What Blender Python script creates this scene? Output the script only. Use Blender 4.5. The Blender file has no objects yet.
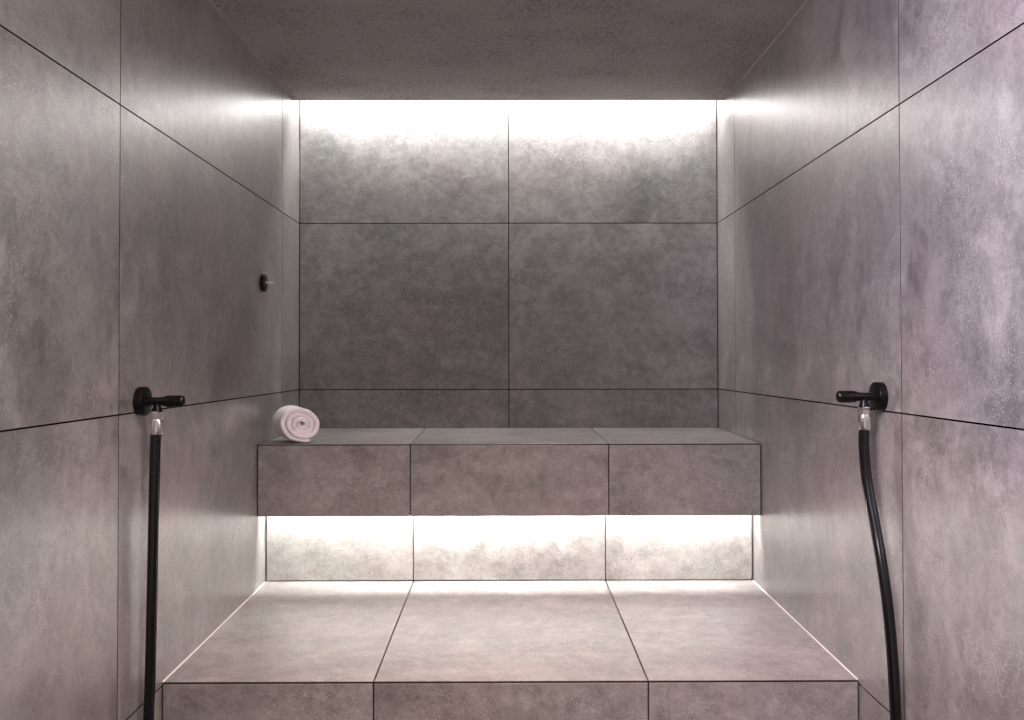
import bpy, bmesh, math, random
from mathutils import Vector, Matrix, noise

S = bpy.context.scene
C = S.collection
random.seed(7)

# ------------------------------------------------------------------ camera
EYE = 1.15
cam_d = bpy.data.cameras.new('camera')
cam = bpy.data.objects.new('camera', cam_d)
C.objects.link(cam)
right = Vector((0.999989, -0.004319, -0.001674))
fwd = Vector((0.004343, 0.999884, 0.01463))
up = Vector((0.001611, -0.014637, 0.999892))
M = Matrix((right, up, -fwd)).transposed().to_4x4()
M.translation = Vector((-0.00868, 0.0, EYE))
cam.matrix_world = M
cam_d.sensor_width = 36.0
cam_d.lens = 857.676 * 36.0 / 1024.0
cam_d.shift_x = 0.01858 * 100 / 1024
cam_d.shift_y = -0.11742 * 100 / 1024
cam_d.clip_start = 0.02
S.camera = cam

# ------------------------------------------------------------------ light and exposure
S.view_settings.view_transform = 'Standard'
S.view_settings.look = 'None'
S.view_settings.gamma = 1.0
S.view_settings.use_curve_mapping = False
S.view_settings.exposure = 0.0

WORLD_COL = (1.0, 0.84, 0.80)
WORLD_STR = 0.45
COVE_COL = (1.0, 1.0, 1.0)
SEAT_COL = (1.0, 0.985, 0.955)
COVE_STR = 150.0
SEAT_STR = 172.0

world = bpy.data.worlds.new('spa_hall_light')
S.world = world
world.use_nodes = True
bg = world.node_tree.nodes['Background']
bg.inputs['Color'].default_value = (*WORLD_COL, 1)
bg.inputs['Strength'].default_value = WORLD_STR

def lamp(name, loc, target, size, size_y, power, col, spread=180):
    d = bpy.data.lights.new(name, 'AREA')
    d.shape = 'RECTANGLE'
    d.size, d.size_y = size, size_y
    d.energy = power
    d.color = col
    d.spread = math.radians(spread)
    o = bpy.data.objects.new(name, d)
    C.objects.link(o)
    o.location = loc
    o.rotation_euler = (Vector(target) - Vector(loc)).to_track_quat('-Z', 'Y').to_euler()
    return o

# fill lights added to brighten walls and bench, all above or behind the view
lamp('bench_fill', (0.0, 1.35, 2.045), (0.0, 1.85, 0.50), 0.30, 0.30, 18.0, (1.0, 0.76, 0.71), 84)
lamp('violet_fill', (-0.50, 0.25, 2.00), (0.755, 0.85, 1.60), 0.45, 0.45, 44.0, (0.91, 0.79, 0.98), 92)
lamp('warm_fill', (0.50, 0.25, 2.00), (-0.755, 0.85, 1.60), 0.40, 0.40, 11.0, (1.0, 0.93, 0.86), 92)

# ------------------------------------------------------------------ materials
def new_mat(name):
    m = bpy.data.materials.new(name)
    m.use_nodes = True
    nt = m.node_tree
    return m, nt, nt.nodes['Principled BSDF']

def simple(name, col, rough=0.5, metal=0.0, spec=0.5, bump=0.0, bscale=400):
    m, nt, b = new_mat(name)
    b.inputs['Base Color'].default_value = (*col, 1)
    b.inputs['Roughness'].default_value = rough
    b.inputs['Metallic'].default_value = metal
    b.inputs['Specular IOR Level'].default_value = spec
    if bump:
        n = nt.nodes.new('ShaderNodeTexNoise')
        n.inputs['Scale'].default_value = bscale
        n.inputs['Detail'].default_value = 4
        tc = nt.nodes.new('ShaderNodeTexCoord')
        nt.links.new(tc.outputs['Object'], n.inputs['Vector'])
        bp = nt.nodes.new('ShaderNodeBump')
        bp.inputs['Strength'].default_value = bump
        bp.inputs['Distance'].default_value = 0.002
        nt.links.new(n.outputs['Fac'], bp.inputs['Height'])
        nt.links.new(bp.outputs['Normal'], b.inputs['Normal'])
    return m

def stone(name, dark, light, stretch=(1, 1, 1), rough=(0.285, 0.35), speck=0.5, contrast=1.0, film=0.0):
    """concrete-look porcelain: cloudy patches, rubbed streaks and pale flecks; every tile gets its own cut of the pattern"""
    m, nt, b = new_mat(name)
    N, L = nt.nodes, nt.links
    geo = N.new('ShaderNodeNewGeometry')
    sc = N.new('ShaderNodeVectorMath'); sc.operation = 'SCALE'
    comb = N.new('ShaderNodeCombineXYZ')
    mul = N.new('ShaderNodeMath'); mul.operation = 'MULTIPLY'; mul.inputs[1].default_value = 37.0
    mul2 = N.new('ShaderNodeMath'); mul2.operation = 'MULTIPLY'; mul2.inputs[1].default_value = -23.0
    L.new(geo.outputs['Random Per Island'], mul.inputs[0])
    L.new(geo.outputs['Random Per Island'], mul2.inputs[0])
    L.new(mul.outputs[0], comb.inputs['X']); L.new(mul2.outputs[0], comb.inputs['Y']); L.new(mul.outputs[0], comb.inputs['Z'])
    add = N.new('ShaderNodeVectorMath'); add.operation = 'ADD'
    L.new(geo.outputs['Position'], add.inputs[0]); L.new(comb.outputs[0], add.inputs[1])
    mp = N.new('ShaderNodeMapping'); mp.inputs['Scale'].default_value = stretch
    L.new(add.outputs[0], mp.inputs['Vector'])

    def nz(scale, detail, rough_, vec, dist=0.0):
        n = N.new('ShaderNodeTexNoise')
        n.inputs['Scale'].default_value = scale
        n.inputs['Detail'].default_value = detail
        n.inputs['Roughness'].default_value = rough_
        n.inputs['Distortion'].default_value = dist
        L.new(vec, n.inputs['Vector'])
        return n.outputs['Fac']

    def ramp(src, lo, hi):
        r = N.new('ShaderNodeMapRange')
        r.inputs['From Min'].default_value = lo; r.inputs['From Max'].default_value = hi
        r.interpolation_type = 'SMOOTHSTEP'
        L.new(src, r.inputs['Value'])
        return r.outputs['Result']

    def math_(op, a, c):
        n = N.new('ShaderNodeMath'); n.operation = op
        for i, v in enumerate((a, c)):
            if isinstance(v, (int, float)): n.inputs[i].default_value = v
            else: L.new(v, n.inputs[i])
        return n.outputs[0]

    iso, st = add.outputs[0], mp.outputs['Vector']
    cloud = ramp(nz(2.4, 7, 0.66, iso, 0.4), 0.30, 0.70)
    streak = ramp(nz(6.0, 10, 0.78, st, 0.2), 0.34, 0.66)
    blotch = ramp(nz(8.0, 12, 0.82, iso, 0.6), 0.50, 0.60)
    pits = ramp(nz(26.0, 10, 0.85, iso, 0.3), 0.40, 0.60)
    grain = ramp(nz(240.0, 3, 0.7, iso), 0.30, 0.70)
    f = math_('ADD', math_('MULTIPLY', cloud, 0.24), math_('MULTIPLY', streak, 0.22))
    f = math_('ADD', f, math_('MULTIPLY', blotch, 0.18))
    f = math_('ADD', f, math_('MULTIPLY', pits, 0.22))
    f = math_('ADD', f, math_('MULTIPLY', grain, 0.14))
    f = math_('ADD', math_('MULTIPLY', math_('SUBTRACT', f, 0.5), contrast), 0.5)
    # pale flecks, gathered in patches
    patch = ramp(nz(5.0, 8, 0.7, iso, 0.4), 0.44, 0.62)
    fleck = ramp(nz(260.0, 2, 0.5, iso), 0.60, 0.68)
    fleck = math_('MULTIPLY', math_('MULTIPLY', fleck, patch), speck)

    mix = N.new('ShaderNodeMix'); mix.data_type = 'RGBA'
    L.new(f, mix.inputs['Factor'])
    mix.inputs['A'].default_value = (*dark, 1); mix.inputs['B'].default_value = (*light, 1)
    # slow drift between greyer and redder clay
    hue = ramp(nz(3.0, 4, 0.6, iso), 0.35, 0.65)
    tint = N.new('ShaderNodeMix'); tint.data_type = 'RGBA'; tint.blend_type = 'MULTIPLY'
    tint.inputs['Factor'].default_value = 1.0
    tc = N.new('ShaderNodeMix'); tc.data_type = 'RGBA'
    L.new(hue, tc.inputs['Factor'])
    tc.inputs['A'].default_value = (0.985, 1.0, 0.985, 1); tc.inputs['B'].default_value = (1.03, 0.975, 0.98, 1)
    L.new(mix.outputs['Result'], tint.inputs['A']); L.new(tc.outputs['Result'], tint.inputs['B'])
    mix2 = N.new('ShaderNodeMix'); mix2.data_type = 'RGBA'
    L.new(fleck, mix2.inputs['Factor'])
    L.new(tint.outputs['Result'], mix2.inputs['A'])
    mix2.inputs['B'].default_value = (0.52, 0.49, 0.49, 1)
    L.new(mix2.outputs['Result'], b.inputs['Base Color'])
    rr = N.new('ShaderNodeMapRange')
    rr.inputs['To Min'].default_value = rough[0]; rr.inputs['To Max'].default_value = rough[1]
    L.new(cloud, rr.inputs['Value']); L.new(rr.outputs['Result'], b.inputs['Roughness'])
    b.inputs['Specular IOR Level'].default_value = 1.0
    b.inputs['Coat Weight'].default_value = film           # clear coat added to strengthen the wall reflections
    b.inputs['Coat IOR'].default_value = 1.45
    b.inputs['Coat Roughness'].default_value = 0.285
    bp = N.new('ShaderNodeBump')
    bp.inputs['Strength'].default_value = 0.12; bp.inputs['Distance'].default_value = 0.001
    L.new(grain, bp.inputs['Height'])
    L.new(bp.outputs['Normal'], b.inputs['Normal'])
    return m

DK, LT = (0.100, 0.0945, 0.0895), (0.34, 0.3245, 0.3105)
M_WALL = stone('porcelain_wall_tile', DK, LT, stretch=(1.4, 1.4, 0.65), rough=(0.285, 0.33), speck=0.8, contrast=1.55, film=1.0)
M_BACK = stone('porcelain_back_tile', [c * 0.88 for c in DK], [c * 0.88 for c in LT], stretch=(0.8, 1.0, 1.5), rough=(0.285, 0.33), speck=0.5, contrast=1.45)  # same tile, the dimmer back wall's shade put into its colour
M_BENCH = stone('porcelain_bench_tile', [c * 1.08 for c in DK], [c * 1.08 for c in LT], stretch=(0.8, 1.4, 1.4), rough=(0.30, 0.37), speck=0.6, contrast=1.3)  # same tile lightened in colour so the bench reads more brightly lit
M_GROUT = simple('dark_grout', (0.008, 0.006, 0.0055), 0.95, spec=0.05)
M_CORE = simple('mortar_core', (0.02, 0.016, 0.015), 0.95, spec=0.1)
M_SEAL = simple('silicone_seal', (0.80, 0.76, 0.74), 0.45)
M_BLACK = simple('matt_black_metal', (0.0025, 0.002, 0.002), 0.32, 0.0, 0.22)
M_RUBBER = simple('black_rubber', (0.0015, 0.0014, 0.002), 0.19, 0.0, 0.6)
M_CHROME = simple('chrome', (0.90, 0.87, 0.88), 0.12, 1.0)
M_STEEL = simple('brushed_steel', (0.85, 0.83, 0.81), 0.42, 0.55)
M_ALU = simple('aluminium', (0.7, 0.7, 0.7), 0.4, 1.0)

def terry():
    m, nt, b = new_mat('terry_cloth')
    N, L = nt.nodes, nt.links
    tc = N.new('ShaderNodeTexCoord')
    n = N.new('ShaderNodeTexNoise'); n.inputs['Scale'].default_value = 420; n.inputs['Detail'].default_value = 3
    L.new(tc.outputs['Object'], n.inputs['Vector'])
    mx = N.new('ShaderNodeMix'); mx.data_type = 'RGBA'
    mx.inputs['A'].default_value = (0.92, 0.84, 0.845, 1); mx.inputs['B'].default_value = (0.97, 0.93, 0.93, 1)
    L.new(n.outputs['Fac'], mx.inputs['Factor']); L.new(mx.outputs['Result'], b.inputs['Base Color'])
    b.inputs['Roughness'].default_value = 0.95
    b.inputs['Specular IOR Level'].default_value = 0.1
    b.inputs['Sheen Weight'].default_value = 0.3
    bp = N.new('ShaderNodeBump'); bp.inputs['Strength'].default_value = 0.6; bp.inputs['Distance'].default_value = 0.002
    L.new(n.outputs['Fac'], bp.inputs['Height']); L.new(bp.outputs['Normal'], b.inputs['Normal'])
    return m
M_TOWEL = terry()

def plaster():
    m, nt, b = new_mat('rough_dark_plaster')
    N, L = nt.nodes, nt.links
    geo = N.new('ShaderNodeNewGeometry')
    mp = N.new('ShaderNodeMapping'); mp.inputs['Scale'].default_value = (0.95, 1.2, 1.0)
    L.new(geo.outputs['Position'], mp.inputs['Vector'])
    a = N.new('ShaderNodeTexNoise'); a.inputs['Scale'].default_value = 140; a.inputs['Detail'].default_value = 6; a.inputs['Roughness'].default_value = 0.65
    a.inputs['Distortion'].default_value = 0.6
    c = N.new('ShaderNodeTexNoise'); c.inputs['Scale'].default_value = 5; c.inputs['Detail'].default_value = 5
    L.new(mp.outputs['Vector'], a.inputs['Vector']); L.new(mp.outputs['Vector'], c.inputs['Vector'])
    r = N.new('ShaderNodeMapRange'); r.inputs['From Min'].default_value = 0.35; r.inputs['From Max'].default_value = 0.65
    L.new(a.outputs['Fac'], r.inputs['Value'])
    ad = N.new('ShaderNodeMath'); ad.operation = 'MULTIPLY_ADD'; ad.inputs[1].default_value = 0.9
    L.new(r.outputs['Result'], ad.inputs[0]); L.new(c.outputs['Fac'], ad.inputs[2])
    mx = N.new('ShaderNodeMix'); mx.data_type = 'RGBA'
    mx.inputs['A'].default_value = (0.03, 0.025, 0.025, 1); mx.inputs['B'].default_value = (0.52, 0.47, 0.46, 1)
    L.new(ad.outputs[0], mx.inputs['Factor']); L.new(mx.outputs['Result'], b.inputs['Base Color'])
    b.inputs['Roughness'].default_value = 0.85
    b.inputs['Specular IOR Level'].default_value = 0.25
    bp = N.new('ShaderNodeBump'); bp.inputs['Strength'].default_value = 1.0; bp.inputs['Distance'].default_value = 0.009
    L.new(a.outputs['Fac'], bp.inputs['Height']); L.new(bp.outputs['Normal'], b.inputs['Normal'])
    return m
M_CEIL = plaster()

def glow(name, col, strength):
    m, nt, b = new_mat(name)
    nt.nodes.remove(b)
    e = nt.nodes.new('ShaderNodeEmission')
    e.inputs['Color'].default_value = (*col, 1); e.inputs['Strength'].default_value = strength
    nt.links.new(e.outputs[0], nt.nodes['Material Output'].inputs['Surface'])
    return m
M_COVE = glow('cove_diffuser', COVE_COL, COVE_STR)
M_SEATLED = glow('seat_diffuser', SEAT_COL, SEAT_STR)

# ------------------------------------------------------------------ helpers
def obj(name, bm, mats, parent=None, smooth=False):
    me = bpy.data.meshes.new(name)
    bmesh.ops.recalc_face_normals(bm, faces=bm.faces[:])
    if smooth:
        for f in bm.faces: f.smooth = True
        for e in bm.edges:
            if len(e.link_faces) == 2 and e.calc_face_angle() > 0.6: e.smooth = False
    bm.to_mesh(me); bm.free()
    for m in (mats if isinstance(mats, (list, tuple)) else [mats]): me.materials.append(m)
    o = bpy.data.objects.new(name, me)
    C.objects.link(o)
    if parent:
        o.parent = parent
        o.matrix_parent_inverse = Matrix.Translation(-parent.location)
    return o

def empty(name, loc, label, cat):
    o = bpy.data.objects.new(name, None)
    C.objects.link(o)
    o.location = loc
    o.empty_display_size = 0.05
    o['label'] = label; o['category'] = cat
    return o

def box(bm, x0, x1, y0, y1, z0, z1, mi=0, bev=0.0):
    vs = [bm.verts.new((x, y, z)) for x in (x0, x1) for y in (y0, y1) for z in (z0, z1)]
    idx = [(0, 1, 3, 2), (4, 6, 7, 5), (0, 4, 5, 1), (2, 3, 7, 6), (0, 2, 6, 4), (1, 5, 7, 3)]
    fs = [bm.faces.new([vs[i] for i in q]) for q in idx]
    for f in fs: f.material_index = mi
    if bev:
        es = list({e for f in fs for e in f.edges})
        r = bmesh.ops.bevel(bm, geom=es, offset=bev, segments=2, affect='EDGES', profile=0.5)
        for f in r['faces']: f.material_index = mi
    return vs

def sloped(bm, x0, x1, y0, y1, zf, zb, t, mi=0, bev=0.0):
    """slab whose top falls from zb at the rear (y1) to zf at the front (y0)"""
    vs = [bm.verts.new((x, y, (zf if y == y0 else zb) - d)) for x in (x0, x1) for y in (y0, y1) for d in (t, 0.0)]
    idx = [(0, 1, 3, 2), (4, 6, 7, 5), (0, 4, 5, 1), (2, 3, 7, 6), (0, 2, 6, 4), (1, 5, 7, 3)]
    fs = [bm.faces.new([vs[i] for i in q]) for q in idx]
    for f in fs: f.material_index = mi
    if bev:
        es = list({e for f in fs for e in f.edges})
        r = bmesh.ops.bevel(bm, geom=es, offset=bev, segments=2, affect='EDGES', profile=0.5)
        for f in r['faces']: f.material_index = mi

def frame_from(d):
    d = d.normalized()
    a = Vector((0, 0, 1)) if abs(d.z) < 0.9 else Vector((0, 1, 0))
    u = d.cross(a).normalized()
    return u, d.cross(u).normalized()

def lathe(bm, origin, axis, prof, seg=32, mi=0):
    """prof: list of (distance along axis, radius); ends closed"""
    axis = Vector(axis).normalized(); u, v = frame_from(axis)
    rings = []
    for (t, r) in prof:
        c = Vector(origin) + axis * t
        if r < 1e-6: rings.append([bm.verts.new(c)])
        else: rings.append([bm.verts.new(c + (u * math.cos(a) + v * math.sin(a)) * r) for a in [2 * math.pi * k / seg for k in range(seg)]])
    for A, B in zip(rings, rings[1:]):
        if len(A) == 1 and len(B) == 1: continue
        for k in range(seg):
            k2 = (k + 1) % seg
            if len(A) == 1: f = bm.faces.new((A[0], B[k], B[k2]))
            elif len(B) == 1: f = bm.faces.new((A[k], A[k2], B[0]))
            else: f = bm.faces.new((A[k], A[k2], B[k2], B[k]))
            f.material_index = mi
    for R in (rings[0], rings[-1]):
        if len(R) > 1: bm.faces.new(R).material_index = mi

def catmull(pts, n=12):
    P = [Vector(p) for p in pts]
    P = [P[0] * 2 - P[1]] + P + [P[-1] * 2 - P[-2]]
    out = []
    for i in range(1, len(P) - 2):
        a, b, c, d = P[i - 1:i + 3]
        for k in range(n):
            t = k / n
            out.append(0.5 * ((2 * b) + (c - a) * t + (2 * a - 5 * b + 4 * c - d) * t * t + (3 * b - a - 3 * c + d) * t ** 3))
    out.append(P[-2])
    return out

def tube(bm, path, r, seg=20):
    rings = []
    u = None
    for i, p in enumerate(path):
        d = (path[min(i + 1, len(path) - 1)] - path[max(i - 1, 0)]).normalized()
        if u is None: u, _ = frame_from(d)
        u = (u - d * u.dot(d)).normalized(); v = d.cross(u)
        rings.append([bm.verts.new(p + (u * math.cos(a) + v * math.sin(a)) * r) for a in [2 * math.pi * k / seg for k in range(seg)]])
    for A, B in zip(rings, rings[1:]):
        for k in range(seg): bm.faces.new((A[k], A[(k + 1) % seg], B[(k + 1) % seg], B[k]))
    bm.faces.new(rings[0]); bm.faces.new(rings[-1])

# ------------------------------------------------------------------ setting
W = 0.7552          # half width of the cabin
D = 3.0914          # rear wall
FR = -0.75          # open front behind the camera
TOP = 2.247
GAP = 0.0016        # half a joint
TH = 0.010
ROWS = [0.0, 0.447, 1.047, 1.647, TOP]
COLS = [FR, 0.4566, 1.6566, 2.8566, D]

def structure(name, bm, mats):
    o = obj(name, bm, mats)
    o['kind'] = 'structure'
    return o

for side, name in ((-1, 'wall_left'), (1, 'wall_right')):
    bm = bmesh.new()
    box(bm, *sorted((side * (W + 0.0005), side * (W + 0.08))), FR, D + 0.08, 0, TOP, 1)
    for z0, z1 in zip(ROWS, ROWS[1:]):
        for y0, y1 in zip(COLS, COLS[1:]):
            a = y0 + (GAP if y0 > FR else 0); b = y1 - (GAP if y1 < D else 0)
            c = z0 + (GAP if z0 > 0 else 0); d = z1 - (GAP if z1 < TOP else 0)
            box(bm, *sorted((side * W, side * (W + TH))), a, b, c, d, 0, 0.0003)
    structure(name, bm, [M_WALL, M_GROUT])

bm = bmesh.new()
box(bm, -W - 0.0004, W + 0.0004, D + 0.0005, D + 0.08, 0, TOP, 1)
for z0, z1 in zip(ROWS, ROWS[1:]):
    for x0, x1 in ((-W, 0.0), (0.0, W)):
        a = x0 + (0.0028 if x0 < 0 else GAP); b = x1 - (0.0028 if x1 > 0 else GAP)
        box(bm, a, b, D, D + TH, z0 + GAP, z1 - GAP, 0, 0.0003)
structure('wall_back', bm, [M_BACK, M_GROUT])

bm = bmesh.new()
for x0, x1 in ((-W, -0.2985), (-0.2985, 0.2985), (0.2985, W)):
    for y0, y1 in ((FR, 0.1), (0.1, 0.7), (0.7, 1.3), (1.3, 1.87)):
        box(bm, x0 + GAP, x1 - GAP, y0 + GAP, y1 - GAP, -0.012, 0.0, 0, 0.0003)
box(bm, -W - 0.08, W + 0.08, FR, D + 0.08, -0.08, -0.002, 1)
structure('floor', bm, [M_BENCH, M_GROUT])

CZ, CE = EYE + 0.9105, 2.9892
bm = bmesh.new()
box(bm, -W + 0.0012, W - 0.0012, FR, CE, CZ, CZ + 0.03, 0, 0.0015)      # lowered plaster ceiling ending short of the rear wall
box(bm, -W, W, FR, 2.93, CZ + 0.03, TOP, 0)
box(bm, -W - 0.08, W + 0.08, FR, D + 0.08, TOP, TOP + 0.05, 0)          # deck above the light gap
structure('ceiling', bm, M_CEIL)

# thin pale lines where the ceiling meets the side walls
for i, side in enumerate((-1, 1)):
    bm = bmesh.new()
    tube(bm, [Vector((side * (W - 0.0006), FR + 0.02, CZ)), Vector((side * (W - 0.0006), CE - 0.003, CZ))], 0.0016, 10)
    structure('trim_%d' % (i + 1), bm, simple('pale_trim', (0.42, 0.39, 0.39), 0.5))

# ------------------------------------------------------------------ cove light hidden in the ceiling gap
lt = empty('light_strip', (0, 3.0, CZ + 0.055), 'linear white light strip tucked in the gap between ceiling and rear wall', 'light')
def strip(bm, x0, x1, y, z, tilt, w, t0, t1):
    """bar along x, its face turned tilt degrees up from straight down towards the rear wall"""
    a = math.radians(tilt)
    n = Vector((0, math.sin(a), -math.cos(a))); u = Vector((0, math.cos(a), math.sin(a)))
    vs = [bm.verts.new(Vector((x, y, z)) + u * p + n * q) for x in (x0, x1) for p in (-w, w) for q in (t0, t1)]
    for q in [(0, 1, 3, 2), (4, 6, 7, 5), (0, 4, 5, 1), (2, 3, 7, 6), (0, 2, 6, 4), (1, 5, 7, 3)]: bm.faces.new([vs[i] for i in q])
CY, CZL = 3.010, CZ + 0.040
bm = bmesh.new()
strip(bm, -W + 0.02, W - 0.02, CY, CZL, 36, 0.014, -0.016, -0.006)
obj('profile', bm, M_ALU, lt)
bm = bmesh.new()
strip(bm, -W + 0.022, W - 0.022, CY, CZL, 36, 0.011, -0.0058, 0.003)
obj('diffuser', bm, M_COVE, lt)

# ------------------------------------------------------------------ upper bench
SF, SZF, SZB = 2.5745, EYE - 0.2494, EYE - 0.2420     # front edge, top at the front and at the wall
SB = EYE - 0.4647                                      # underside of the fascia
RY = 2.664                                             # riser face
TF, TZF, TZB = 1.8656, EYE - 0.6938, EYE - 0.6813
HW = 0.7525
XJ = [-HW, -0.2975, 0.2975, HW]

ub = empty('steam_bench', (0, 2.6, TZB), 'wide tiled seat bench against the rear wall with a glowing recess below it', 'bench')
def tz(y): return TZF + (TZB - TZF) * (y - TF) / (RY - TF)

bm = bmesh.new()
for x0, x1 in zip(XJ, XJ[1:]):
    sloped(bm, x0 + (GAP if x0 > -HW else 0), x1 - (GAP if x1 < HW else 0), SF + 0.0042, D - 0.001, SZF, SZB, TH, 0, 0.0007)
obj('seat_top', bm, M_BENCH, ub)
bm = bmesh.new()
for x0, x1 in zip(XJ, XJ[1:]):
    box(bm, x0 + (GAP if x0 > -HW else 0), x1 - (GAP if x1 < HW else 0), SF, SF + TH, SB, SZF - 0.0036, 0, 0.0008)
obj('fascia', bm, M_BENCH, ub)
bm = bmesh.new()
XR = [-HW, -0.2975, 0.2975, HW - 0.0005]
for x0, x1 in zip(XR, XR[1:]):
    if x1 < 0.5:
        box(bm, x0 + GAP, x1 - GAP, RY, RY + TH, tz(RY) + 0.0035, SB + 0.10, 0, 0.0007)
    else:                                                # the last tile has a worn, rounded lower corner
        a, b, lo, hi, r = x0 + GAP, x1 - GAP, tz(RY) + 0.0035, SB + 0.10, 0.008
        prof = [(a, lo)] + [(b - r + r * math.sin(q), lo + r - r * math.cos(q)) for q in [i * math.pi / 12 for i in range(7)]] + [(b, hi), (a, hi)]
        f0 = [bm.verts.new((x, RY, z)) for x, z in prof]
        f1 = [bm.verts.new((x, RY + TH, z)) for x, z in prof]
        bm.faces.new(f0); bm.faces.new(f1)
        for i in range(len(prof)):
            j = (i + 1) % len(prof)
            bm.faces.new((f0[i], f0[j], f1[j], f1[i]))
obj('riser', bm, M_BENCH, ub)
bm = bmesh.new()
box(bm, -HW + 0.004, HW - 0.004, RY + 0.0105, D - 0.003, TZB - 0.02, SZF - 0.0125)
box(bm, -HW + 0.004, HW - 0.004, SF + TH + 0.0005, RY + 0.0105, SB + 0.085, SZF - 0.0125)
box(bm, -HW + 0.004, HW - 0.004, SF + TH + 0.0005, SF + 0.022, SB + 0.0006, SB + 0.085)
box(bm, -W + 0.0004, -HW + 0.003, SF + 0.002, RY, SB + 0.001, SZF - 0.004)
box(bm, HW - 0.003, W - 0.0004, SF + 0.002, RY, SB + 0.001, SZF - 0.004)
box(bm, -HW, HW, SF + 0.0008, SF + 0.0040, SZF - 0.0095, SZF - 0.0006)
obj('core', bm, M_CORE, ub)
LY, LZ = 2.606, SB + 0.036
bm = bmesh.new()
strip(bm, -HW + 0.02, HW - 0.02, LY, LZ, 45, 0.012, -0.014, -0.005)
obj('light_profile', bm, M_ALU, ub)
bm = bmesh.new()
strip(bm, -HW + 0.022, HW - 0.022, LY, LZ, 45, 0.010, -0.0048, 0.002)
obj('light_diffuser', bm, M_SEATLED, ub)

# ------------------------------------------------------------------ lower bench
lb = empty('platform', (0, 2.2, 0), 'low deep tiled platform forming a broad step in front of the seat bench', 'platform')
bm = bmesh.new()
for x0, x1 in zip(XJ, XJ[1:]):
    sloped(bm, x0 + (GAP if x0 > -HW else 0), x1 - (GAP if x1 < HW else 0), TF + 0.0042, RY + 0.008, TZF, tz(RY + 0.008), TH, 0, 0.0007)
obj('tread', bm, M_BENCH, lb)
bm = bmesh.new()
for x0, x1 in zip(XJ, XJ[1:]):
    box(bm, x0 + (GAP if x0 > -HW else 0.001), x1 - (GAP if x1 < HW else 0.001), TF, TF + TH, 0.002, TZF - 0.0036, 0, 0.0008)
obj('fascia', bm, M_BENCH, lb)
bm = bmesh.new()
box(bm, -HW + 0.006, HW - 0.006, TF + TH + 0.0005, RY + 0.008, 0.0, TZF - 0.0105)
box(bm, -HW, HW, TF + 0.0008, TF + 0.0040, TZF - 0.0095, TZF - 0.0006)
obj('core', bm, M_CORE, lb)
for side in (-1, 1):
    bm = bmesh.new()
    tube(bm, [Vector((side * (HW + 0.0004), TF + 0.004, TZF + 0.0002)), Vector((side * (HW + 0.0004), RY - 0.01, tz(RY - 0.01) + 0.0002))], 0.0019, 12)
    b_ = obj('sealant_bead', bm, M_SEAL, lb, True)
    b_['label'] = 'thin white sealant bead'

# ------------------------------------------------------------------ hose taps
def hose_tap(name, s, yc, zc, label, hose_pts):
    """s = -1 tap on the left wall, +1 tap on the right wall; its axis points into the room"""
    t = empty(name, (s * W, yc, zc), label, 'hose tap')
    ax = Vector((-s, 0, 0)); o = Vector((s * (W - 0.0004), yc, zc))
    bm = bmesh.new()
    lathe(bm, o, ax, [(0.0, 0.0298), (0.0135, 0.0298), (0.0150, 0.0290), (0.0156, 0.0272), (0.0156, 0.0)], 48)
    obj('wall_flange', bm, M_BLACK, t, True)
    bm = bmesh.new()
    lathe(bm, o, ax, [(0.0150, 0.0098), (0.0185, 0.0088), (0.024, 0.0082), (0.036, 0.0082), (0.046, 0.0088), (0.052, 0.0104), (0.0545, 0.0108)], 32)
    lathe(bm, o + ax * 0.0362, (0, 0, -1), [(0.0, 0.0074), (0.010, 0.0076), (0.0145, 0.0090), (0.0180, 0.0104), (0.0205, 0.0106)], 32)
    obj('valve_body', bm, M_BLACK, t, True)
    bm = bmesh.new()
    lathe(bm, o, ax, [(0.0545, 0.0112), (0.0555, 0.0120), (0.060, 0.0123), (0.084, 0.0123), (0.0880, 0.0116), (0.0905, 0.0098), (0.0915, 0.0070), (0.0918, 0.0)], 40)
    kn = obj('knob', bm, M_BLACK, t, True)
    c = o + ax * 0.0362
    bm = bmesh.new()
    lathe(bm, c + Vector((0, 0, -0.0205)), (0, 0, -1), [(0, 0.0126), (0.0012, 0.0134), (0.0150, 0.0134), (0.0162, 0.0126), (0.0165, 0.0126)], 6)
    cn = obj('hose_connector', bm, M_CHROME, t)
    cn['label'] = 'chrome hexagonal hose connector'
    bm = bmesh.new()
    lathe(bm, c + Vector((0, 0, -0.037)), (0, 0, -1), [(0, 0.0118), (0.001, 0.0122), (0.029, 0.0122), (0.030, 0.0118), (0.030, 0.0)], 32)
    fe = obj('ferrule', bm, M_CHROME, cn, True)
    fe.matrix_parent_inverse = Matrix.Identity(4)
    bm = bmesh.new()
    path = catmull([c + Vector((0, 0, -0.066))] + [Vector(p) for p in hose_pts], 12)
    tube(bm, path, 0.0106, 24)
    obj('hose', bm, M_RUBBER, t, True)
    return t

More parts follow.
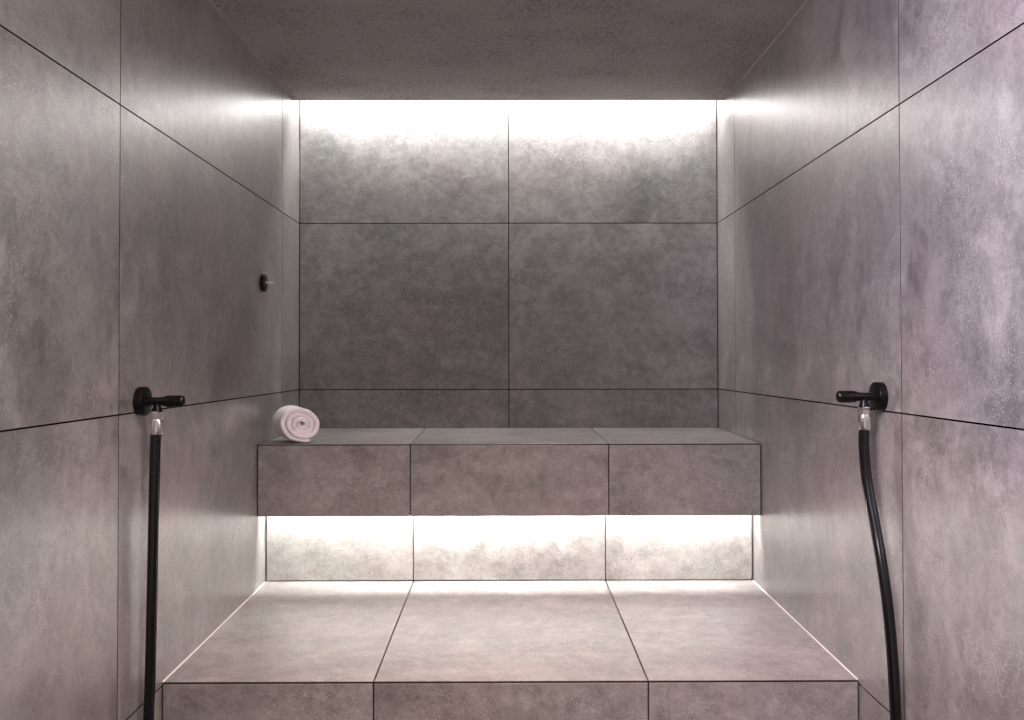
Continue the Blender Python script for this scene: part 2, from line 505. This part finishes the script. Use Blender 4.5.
hose_tap('hose_tap', -1, 1.7468, 1.0690, 'black hose tap on the left wall with a straight hanging black hose',
         [(-0.7215, 1.7468, 0.985), (-0.7245, 1.7468, 0.83), (-0.727, 1.7468, 0.667), (-0.7295, 1.745, 0.506), (-0.731, 1.742, 0.4256),
          (-0.732, 1.735, 0.25), (-0.729, 1.70, 0.09), (-0.715, 1.62, 0.020), (-0.69, 1.48, 0.0112), (-0.66, 1.25, 0.0112), (-0.66, 1.0, 0.0112)])
def near(p, k):    # slide a point along the line towards the viewer's end of the room
    e = Vector((-0.0087, 0, EYE)); p = Vector(p)
    return e + (p - e) * k
hose_tap('hose_tap', 1, 1.7427, 1.0760, 'black hose tap on the right wall with a bowed hose swinging towards the wall',
         [(0.7178, 1.7427, 0.975), near((0.7233, 1.7427, 0.9067), 0.996), near((0.7408, 1.7427, 0.8054), 0.98), near((0.7524, 1.7427, 0.7346), 0.967),
          near((0.7639, 1.7427, 0.6437), 0.954), near((0.7731, 1.7427, 0.5328), 0.945), near((0.7783, 1.7427, 0.422), 0.940),
          (0.735, 1.625, 0.26), (0.728, 1.60, 0.10), (0.715, 1.52, 0.022), (0.69, 1.38, 0.0112), (0.66, 1.15, 0.0112), (0.66, 0.95, 0.0112)])

# ------------------------------------------------------------------ wall peg
pg = empty('wall_peg', (-W, 2.6208, 1.389), 'small black round wall plate with a thin silver pin on the left wall', 'peg')
bm = bmesh.new()
lathe(bm, (-W + 0.0004, 2.6208, 1.389), (1, 0, 0), [(0, 0.0268), (0.009, 0.0268), (0.0105, 0.0258), (0.0110, 0.0240), (0.0110, 0.0)], 40)
obj('wall_plate', bm, M_BLACK, pg, True)
bm = bmesh.new()
lathe(bm, (-W + 0.0105, 2.6208, 1.3905), (1, 0, 0), [(0, 0.0036), (0.022, 0.0036), (0.0235, 0.0030), (0.0235, 0.0)], 20)
pn = obj('pin', bm, M_STEEL, pg, True)
pn['label'] = 'thin silver metal pin'

# ------------------------------------------------------------------ rolled towel
def towel():
    turns, th = 3.3, 0.0152
    A, B = 0.0640, 0.0535                     # half width and half height of the outer turn
    n = 170
    mid = []
    for i in range(n + 1):
        t = i / n
        ang = -2 * math.pi * turns * (1 - t) + math.radians(262)          # the outer turn ends underneath
        r = 0.09 + 0.83 * t
        x = A * r * math.cos(ang); z = B * r * math.sin(ang)
        z *= 1.0 if z > 0 else 0.98
        # the roll sags to the right
        x2 = x * math.cos(-0.30) - z * math.sin(-0.30); z2 = x * math.sin(-0.30) + z * math.cos(-0.30)
        mid.append(Vector((x2, z2)))
    zmin = min(p.y for p in mid)
    # loose tail lying on the seat
    e = mid[-1]
    tail = [Vector((e.x + 0.010, zmin - 0.0015)), Vector((e.x + 0.024, zmin - 0.005)), Vector((e.x + 0.038, zmin - 0.005)), Vector((e.x + 0.050, zmin - 0.0045))]
    mid = mid + tail
    L = 0.118
    nl = 16
    bm = bmesh.new()
    rings = []
    for j in range(nl + 1):
        v = j / nl
        ring_o, ring_i = [], []
        for i, p in enumerate(mid):
            d = (mid[min(i + 1, len(mid) - 1)] - mid[max(i - 1, 0)]).normalized()
            nn = Vector((d.y, -d.x))
            t = i / (len(mid) - 1)
            edge = min(v, 1 - v) * nl
            h = th * 0.5 * (0.90 if edge < 0.5 else 0.99 if edge < 1.5 else 1.0)
            if i == len(mid) - 1 or i == 0: h *= 0.6
            y = (v - 0.5) * L
            y += (0.5 - v) * 2 * (-0.006 * (1 - t) + 0.004 * math.sin(i * 0.09))       # inner turns sit a little deeper, edges waver
            for sgn, lst in ((1, ring_o), (-1, ring_i)):
                q = p + nn * h * sgn
                k = noise.noise(Vector((q.x * 60, y * 60, q.y * 60 + sgn * 3))) * 0.0018 + noise.noise(Vector((q.x * 18, y * 18, q.y * 18))) * 0.0026
                q = q + nn * k
                lst.append(bm.verts.new((q.x, y, q.y)))
        rings.append((ring_o, ring_i))
    m = len(mid)
    for (o0, i0), (o1, i1) in zip(rings, rings[1:]):
        for k in range(m - 1):
            bm.faces.new((o0[k], o0[k + 1], o1[k + 1], o1[k]))
            bm.faces.new((i0[k + 1], i0[k], i1[k], i1[k + 1]))
        bm.faces.new((o0[0], o1[0], i1[0], i0[0]))
        bm.faces.new((o0[-1], i0[-1], i1[-1], o1[-1]))
    for (o, i_) in (rings[0], rings[-1]):
        for k in range(m - 1): bm.faces.new((o[k], i_[k], i_[k + 1], o[k + 1]))
    rz = Matrix.Rotation(math.radians(28), 4, 'Z')
    zlow = min(v.co.z for v in bm.verts)
    bm.transform(Matrix.Translation(Vector((0, 0, -zlow))))
    bm.transform(rz)
    o = obj('rolled_towel', bm, M_TOWEL, None, True)
    sub = o.modifiers.new('soft', 'SUBSURF'); sub.levels = 1; sub.render_levels = 1
    ctr = Vector((-0.6560, 2.655))
    o.location = (ctr.x, ctr.y, SZF + 0.0008)
    o.rotation_euler = (math.atan2(SZB - SZF, D - SF), 0, 0)
    o['label'] = 'rolled white towel lying on the left end of the seat bench'
    o['category'] = 'towel'
towel()
